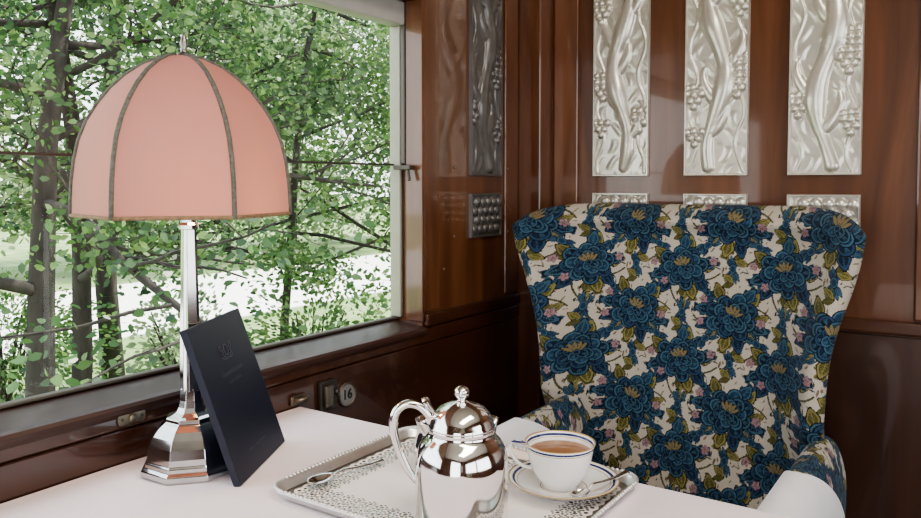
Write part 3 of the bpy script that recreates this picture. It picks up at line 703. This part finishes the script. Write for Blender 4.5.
def grid_obj(name, P, UV, parent, closed_u=False):
    Mn, Nn = P.shape[:2]
    j, i = np.meshgrid(np.arange(Mn - 1), np.arange(Nn if closed_u else Nn - 1), indexing='ij')
    i2 = (i + 1) % Nn
    f = np.stack([j * Nn + i, j * Nn + i2, (j + 1) * Nn + i2, (j + 1) * Nn + i], -1).reshape(-1, 4)
    me = bpy.data.meshes.new(name)
    me.vertices.add(Mn * Nn); me.vertices.foreach_set('co', P.reshape(-1).astype(np.float32))
    me.loops.add(f.size); me.loops.foreach_set('vertex_index', f.ravel().astype(np.int32))
    me.polygons.add(len(f)); me.polygons.foreach_set('loop_start', (np.arange(len(f)) * 4).astype(np.int32)); me.polygons.foreach_set('loop_total', np.full(len(f), 4, np.int32))
    me.polygons.foreach_set('use_smooth', np.ones(len(f), bool))
    me.update(calc_edges=True); me.validate()
    o = bpy.data.objects.new(name, me); C.objects.link(o); o.parent = parent; me.materials.append(M['floral'])
    paint(o, sample(UV[..., 0], UV[..., 1]).reshape(-1, 3)); return o

# ------------------------------------------------------------------ armchair (faces -Y)
CHX, CHY = -.527, 1.40
ch = thing('wing_armchair', 'high backed wing armchair in blue and cream floral moquette', 'armchair', (CHX, CHY, 0))
zk = [.36, .60, .71, .80, .86, .92, .98, 1.03, 1.07, 1.10]; wk = [.278, .278, .281, .288, .300, .320, .341, .352, .356, .354]
def wz(z): 
    zz = np.linspace(.3, 1.12, 200); ww = np.interp(zz, zk, wk); ww = np.convolve(np.pad(ww, 8, 'edge'), np.ones(17) / 17, 'valid'); return np.interp(z, zz, ww)
Nb, Mb = 520, 500
a = np.linspace(-1, 1, Nb); s = .62 * a + .38 * np.sin(PI / 2 * a)
nb2 = 90; a2 = np.linspace(1, -1, nb2 + 2)[1:-1]; s2 = .62 * a2 + .38 * np.sin(PI / 2 * a2)
S = np.concatenate([s, s2]); side = np.concatenate([np.full(Nb, 1.), np.full(nb2, -1.)])
b = np.linspace(0, 1, Mb); v = .55 * b + .45 * np.sin(PI / 2 * b)
Sg, Vg = np.meshgrid(S, v); side = np.broadcast_to(side, Sg.shape)
z0 = .40
zm = 1.094 - .048 * np.abs(Sg) ** 10
Z = z0 + Vg * (zm - z0)
Xc = wz(Z) * Sg + .016 * np.clip((1.02 - Z) / .35, 0, 1)
ab = np.abs(Sg)
wing = (.135 + .02 * np.clip((Z - .95) / .12, 0, 1)) * np.clip((ab - .55) / .45, 0, 1) ** 1.35 * np.clip((Z - .45) / .25, 0, 1)
yb = (.140 + .085 * np.clip((Z - .40) / .70, 0, 1)) - wing + .022 * np.cos(Sg * PI / 2) * np.sin(Vg * PI) 
dist = np.minimum((1 - ab) * wz(Z), (1 - Vg) * .70); rE = .045
prof_ = np.sqrt(np.clip(1 - np.clip(1 - dist / rE, 0, 1) ** 2, 0, 1))
roll = .016 * np.exp(-((dist - .034) / .020) ** 2)          # padded roll along the edges
Yc = yb + .048 - side * (.048 * prof_ + roll * (side > 0))
P = np.stack([Xc, Yc, Z], -1)
UV = np.stack([Xc + .055, Z + .045], -1)
bk = grid_obj('backrest', P, UV, ch, closed_u=True)
AZ = .550; ACX = .250; ASH = .040; AHW = .039
AL0, AL1 = -.365, .120
def arm(sx):
    L0, L1 = AL0, AL1; yv = np.concatenate([np.linspace(0, .055, 26), np.linspace(.058, L1 - L0, 146)]) + L0
    th = np.linspace(0, 2 * PI, 150, endpoint=False)
    Yg, Tg = np.meshgrid(yv, th, indexing='ij')
    k = np.clip((Yg - L0) / .055, 0, 1); cap = .30 + .70 * np.sqrt(np.clip(1 - (1 - k) ** 2, 0, 1)); cap[0] = .02
    ct, st = np.cos(Tg), np.sin(Tg)
    ex = np.sign(ct) * np.abs(ct) ** .95; ez = np.sign(st) * np.abs(st) ** .8
    hw = AHW * cap; hz = .135
    X = sx * ACX + ASH + hw * ex * (1 + .14 * ez); Zz = AZ + hz * ez * (.80 + .20 * cap)
    return np.stack([X, Yg, Zz], -1), np.stack([Tg * .06 + .05 * sx, Yg], -1)
for sx in (-1, 1):
    P_, UV_ = arm(sx); grid_obj('armrest', P_, UV_, ch, closed_u=True)
def cushion(x0, x1, y0, y1, z0, z1, r):
    cx, cy, hx, hy = (x0 + x1) / 2, (y0 + y1) / 2, (x1 - x0) / 2, (y1 - y0) / 2
    rows = []
    prof = [(-1, z0)] + [(-r + r * math.sin(q), (z0 + z1) / 2 - (z1 - z0) / 2 * math.cos(q)) for q in np.linspace(0, PI, 14)] + [(-1, z1 + .01)]
    for off, z in prof:
        if off == -1: ring = [(cx + p[0] * .02, cy + p[1] * .02, z) for p in rrect(hx, hy, .05, 24)]
        else: ring = [(cx + p[0], cy + p[1], z) for p in rrect(hx, hy, .05, 24, off=off)]
        rows.append(ring)
    P = np.array(rows); P2 = []
    for i in range(len(P) - 1):
        k = 40 if (i == len(P) - 2) else 3
        for q in range(k): P2.append(P[i] + (P[i + 1] - P[i]) * q / k)
    P2.append(P[-1]); P = np.array(P2); return P, np.stack([P[..., 0], P[..., 1] + P[..., 2]], -1)
P_, UV_ = cushion(ASH - .206, ASH + .206, -.38, .12, .36, .47, .04); grid_obj('seat_cushion', P_, UV_, ch, closed_u=True)
P_, UV_ = cushion(-.25, .33, -.36, .20, .20, .355, .02); grid_obj('seat_base', P_, UV_, ch, closed_u=True)
for x in (-.21, .29):
    for y in (-.31, .16):
        m = MB(); m.lathe([(.018, 0), (.020, .02), (.026, .15), (.026, .215)], 16, cx=x, cy=y); m.build('leg', M['wood_d'], ch, smooth=True, angle=40)
for sx, lab in ((-1, 'white cotton armrest cover on the window side arm, behind the coffee pot'), (1, 'white cotton armrest cover on the aisle side arm at lower right')):
    P_, UV_ = arm(sx); sel = P_[:, 0, 1] < -.105; P_ = P_[sel].copy()
    f = np.clip((AZ + .134 - P_[..., 2]) / .13, 0, 1) ** .8; P_[..., 1] += (P_[..., 1] - AL0) * .75 * f
    cxx = sx * ACX + ASH; P_[..., 0] = cxx + (P_[..., 0] - cxx) * 1.13; P_[..., 2] = AZ + (P_[..., 2] - AZ) * 1.035; P_[..., 1] -= .006
    lo_ = .46; P_[..., 2] = np.where(P_[..., 2] < lo_, lo_ + (P_[..., 2] - lo_) * .05, P_[..., 2])
    Mn, Nn = P_.shape[:2]
    mb = MB(); mb.add([tuple(map(float, q)) for q in P_.reshape(-1, 3)], [(j * Nn + i, j * Nn + (i + 1) % Nn, (j + 1) * Nn + (i + 1) % Nn, (j + 1) * Nn + i) for j in range(Mn - 1) for i in range(Nn)])
    o = mb.build('armrest_cover', M['cover'], smooth=True); o.location = (CHX, CHY, 0); tag(o, lab, 'armrest cover', 'white armrest covers')

# ------------------------------------------------------------------ outside
GZ = -1.0
m = MB(); m.box(-80, WX - .3, -40, 90, GZ - .1, GZ); struct(m.build('ground_lawn', M['grass']))
m = MB(); m.box(-15, -9.8, -40, 90, GZ, GZ + .02); struct(m.build('ground_path', M['path']))

def foliage(name, cent, size, material, parent, flat=.5, seed=0):
    rg = np.random.default_rng(seed); n = len(cent); cent = np.asarray(cent)
    d = rg.normal(size=(n, 3)); d[:, 2] *= flat; d[:, 2] -= .25; d /= np.linalg.norm(d, axis=1)[:, None]
    q = rg.normal(size=(n, 3)); q[:, 2] *= .5; sd = np.cross(d, q); sd /= np.linalg.norm(sd, axis=1)[:, None] + 1e-9
    L = size * rg.uniform(.6, 1.25, n)[:, None]; W = L * .29
    nn = np.cross(d, sd)
    V = np.stack([cent, cent + d * L * .3 + sd * W + nn * L * .05, cent + d * L * .7 + sd * W * .8 + nn * L * .03, cent + d * L - nn * L * .08, cent + d * L * .7 - sd * W * .8 + nn * L * .03, cent + d * L * .3 - sd * W + nn * L * .05], 1).reshape(-1, 3)
    me = bpy.data.meshes.new(name); me.vertices.add(n * 6); me.vertices.foreach_set('co', V.ravel().astype(np.float32))
    me.loops.add(n * 6); me.loops.foreach_set('vertex_index', np.arange(n * 6, dtype=np.int32)); me.polygons.add(n)
    me.polygons.foreach_set('loop_start', (np.arange(n) * 6).astype(np.int32)); me.polygons.foreach_set('loop_total', np.full(n, 6, np.int32)); me.update(calc_edges=True)
    me.materials.append(material); o = bpy.data.objects.new(name, me); C.objects.link(o); o.parent = parent; return o

def tree(x, y, h, r, label, seed, nleaf, size, leafm, lean=(0, 0), spread=1., low=.25, group=None, name='tree', levels=3, sigma=.13):
    rnd = random.Random(seed); root = thing(name, label, 'tree', (x, y, GZ), 0, group); mb = MB(); anchors = []
    def grow(p, d, L, rad, lv):
        pts = [p]; n = 6; dd = d.normalized()
        for i in range(n):
            dd = (dd + Vector((rnd.uniform(-1, 1), rnd.uniform(-1, 1), rnd.uniform(-.7, .8))) * (.12 + .07 * lv)).normalized()
            pts.append(pts[-1] + dd * L / n)
        rads = [rad * (1 - .65 * i / n) for i in range(n + 1)]
        mb.tube(pts, rads, 7 if lv < 2 else 5)
        if lv >= 1:
            for i in range(1, n + 1):
                if lv >= 2 or i > 2: anchors.append(pts[i])
        if lv < levels:
            kids = (11, 5, 3)[lv] if lv < 3 else 0
            for k in range(kids):
                f = (low + (1 - low) * (k + rnd.random()) / kids) if lv == 0 else rnd.uniform(.25, 1)
                i = min(n - 1, int(f * n)); q = pts[i].lerp(pts[i + 1], f * n - i if f < 1 else 1)
                az = rnd.uniform(0, 2 * PI); el = rnd.uniform(-.3, .65)
                nd_ = Vector((math.cos(az) * math.cos(el), math.sin(az) * math.cos(el), math.sin(el)))
                if lv: nd_ = (nd_ + dd * .7).normalized()
                grow(q, nd_, L * (.42 if lv == 0 else .5) * rnd.uniform(.7, 1.2) * (spread if lv == 0 else 1), rads[i] * .5, lv + 1)
    grow(Vector((0, 0, 0)), Vector((lean[0], lean[1], 1)), h, r, 0)
    mb.build('trunk', M['bark'], root, smooth=True)
    an = np.array([tuple(q) for q in anchors]); rg = np.random.default_rng(seed)
    # leaves gather in clusters at a share of the twigs, so gaps of sky stay open
    keep = an[rg.random(len(an)) < .62]
    c = keep[rg.integers(0, len(keep), nleaf)] + rg.normal(size=(nleaf, 3)) * sigma * np.array((1, 1, .8))
    foliage('foliage', c, size, leafm, root, seed=seed); return root

tree(-4.35, 2.25, 4.6, .090, 'dark trunked leafy tree outside at the far left of the window', 3, 6500, .048, M['leaf_dark'], (.02, .0), .9, .30)
tree(-5.6, 3.15, 5.0, .080, 'slim forked tree outside, behind the lamp shade left edge', 9, 11500, .053, M['leaf'], (.10, .05), 1.0, .26)
tree(-7.6, 4.7, 6.5, .12, 'tall grey trunked tree outside behind the lamp shade', 15, 17000, .066, M['leaf_dark'], (-.03, .0), 1.0, .20, sigma=.18)
tree(-5.4, 5.0, 5.0, .045, 'bright leaved tree outside between the lamp and the window jamb', 22, 15000, .052, M['leaf'], (.0, .04), 1.0, .24)
tree(-4.7, 6.1, 5.0, .055, 'dense leafy tree outside nearest the window jamb', 34, 16000, .054, M['leaf'], (.02, .0), 1.05, .24)
rnd = random.Random(5)
for i in range(8):
    yy = 2 + i * 3.5 + rnd.uniform(-.5, .5); xx = -18.5 + rnd.uniform(-2, 1.5)
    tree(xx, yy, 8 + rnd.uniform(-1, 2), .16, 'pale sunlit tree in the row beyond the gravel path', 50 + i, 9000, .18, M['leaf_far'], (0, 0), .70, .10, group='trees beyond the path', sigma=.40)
def shrub(x, y, h, w, label, seed, nleaf, size, material):
    root = thing('shrub', label, 'shrub', (x, y, GZ)); rnd = random.Random(seed); mb = MB(); rg = np.random.default_rng(seed)
    for k in range(9):
        a = rnd.uniform(0, 2 * PI); e_ = Vector((math.cos(a) * w * .6, math.sin(a) * w * .6, h * rnd.uniform(.7, .95)))
        mb.tube([Vector((0, 0, 0)), e_ * .5 + Vector((0, 0, h * .15)), e_], [.02, .014, .005], 5)
    mb.build('stems', M['bark'], root, smooth=True)
    q = rg.normal(size=(nleaf, 3)); q /= np.linalg.norm(q, axis=1)[:, None]; q *= rg.uniform(.35, 1.05, nleaf)[:, None] * (1 + .25 * np.sin(q[:, :1] * 7 + q[:, 1:2] * 5))
    c = q * np.array((w, w, h * .5)) + np.array((0, 0, h * .52)); foliage('foliage', c, size, material, root, seed=seed)
shrub(-4.3, 4.3, 1.25, .55, 'low green shrub outside below the right half of the window', 71, 4200, .048, M['leaf'])
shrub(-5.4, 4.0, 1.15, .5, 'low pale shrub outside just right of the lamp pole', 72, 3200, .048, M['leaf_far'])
shrub(-4.0, 5.6, 1.3, .5, 'dark shrub outside close to the window jamb', 73, 3200, .050, M['leaf_dark'])
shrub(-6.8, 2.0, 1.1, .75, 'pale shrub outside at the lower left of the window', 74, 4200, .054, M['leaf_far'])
shrub(-7.6, 3.6, 1.2, .8, 'green shrub outside seen left of the lamp pole', 75, 4200, .054, M['leaf'])

# ------------------------------------------------------------------ light
w = bpy.data.worlds.new('sky'); SC.world = w; w.use_nodes = True
bg = w.node_tree.nodes['Background']; nt = w.node_tree
tc = nt.nodes.new('ShaderNodeTexCoord'); sx_ = nt.nodes.new('ShaderNodeSeparateXYZ'); rp = nt.nodes.new('ShaderNodeValToRGB')
nt.links.new(tc.outputs['Generated'], sx_.inputs[0]); nt.links.new(sx_.outputs['Z'], rp.inputs[0]); nt.links.new(rp.outputs[0], bg.inputs[0])
rp.color_ramp.elements[0].color = (.98, .99, 1, 1); rp.color_ramp.elements[1].color = (.72, .86, 1, 1)
bg.inputs[1].default_value = 3.7
s_ = bpy.data.lights.new('sun', 'SUN'); s_.energy = 12.0; s_.angle = R(1); s_.color = (1, .95, .84)
so_ = bpy.data.objects.new('sun', s_); C.objects.link(so_); so_.rotation_euler = Vector((-.15, -.70, -.85)).to_track_quat('-Z', 'Y').to_euler()
def area(name, loc, rot, sx, sy, e, col=(1, .91, .80)):
    l = bpy.data.lights.new(name, 'AREA'); l.shape = 'RECTANGLE'; l.size = sx; l.size_y = sy; l.energy = e; l.color = col
    o = bpy.data.objects.new(name, l); C.objects.link(o); o.location = loc; o.rotation_euler = rot; return o
area('ceiling_fill_light', (.35, .2, CZ - .03), (0, 0, 0), .5, 1.6, 24)  # added fill light that brightens the interior; no ceiling fixture is built
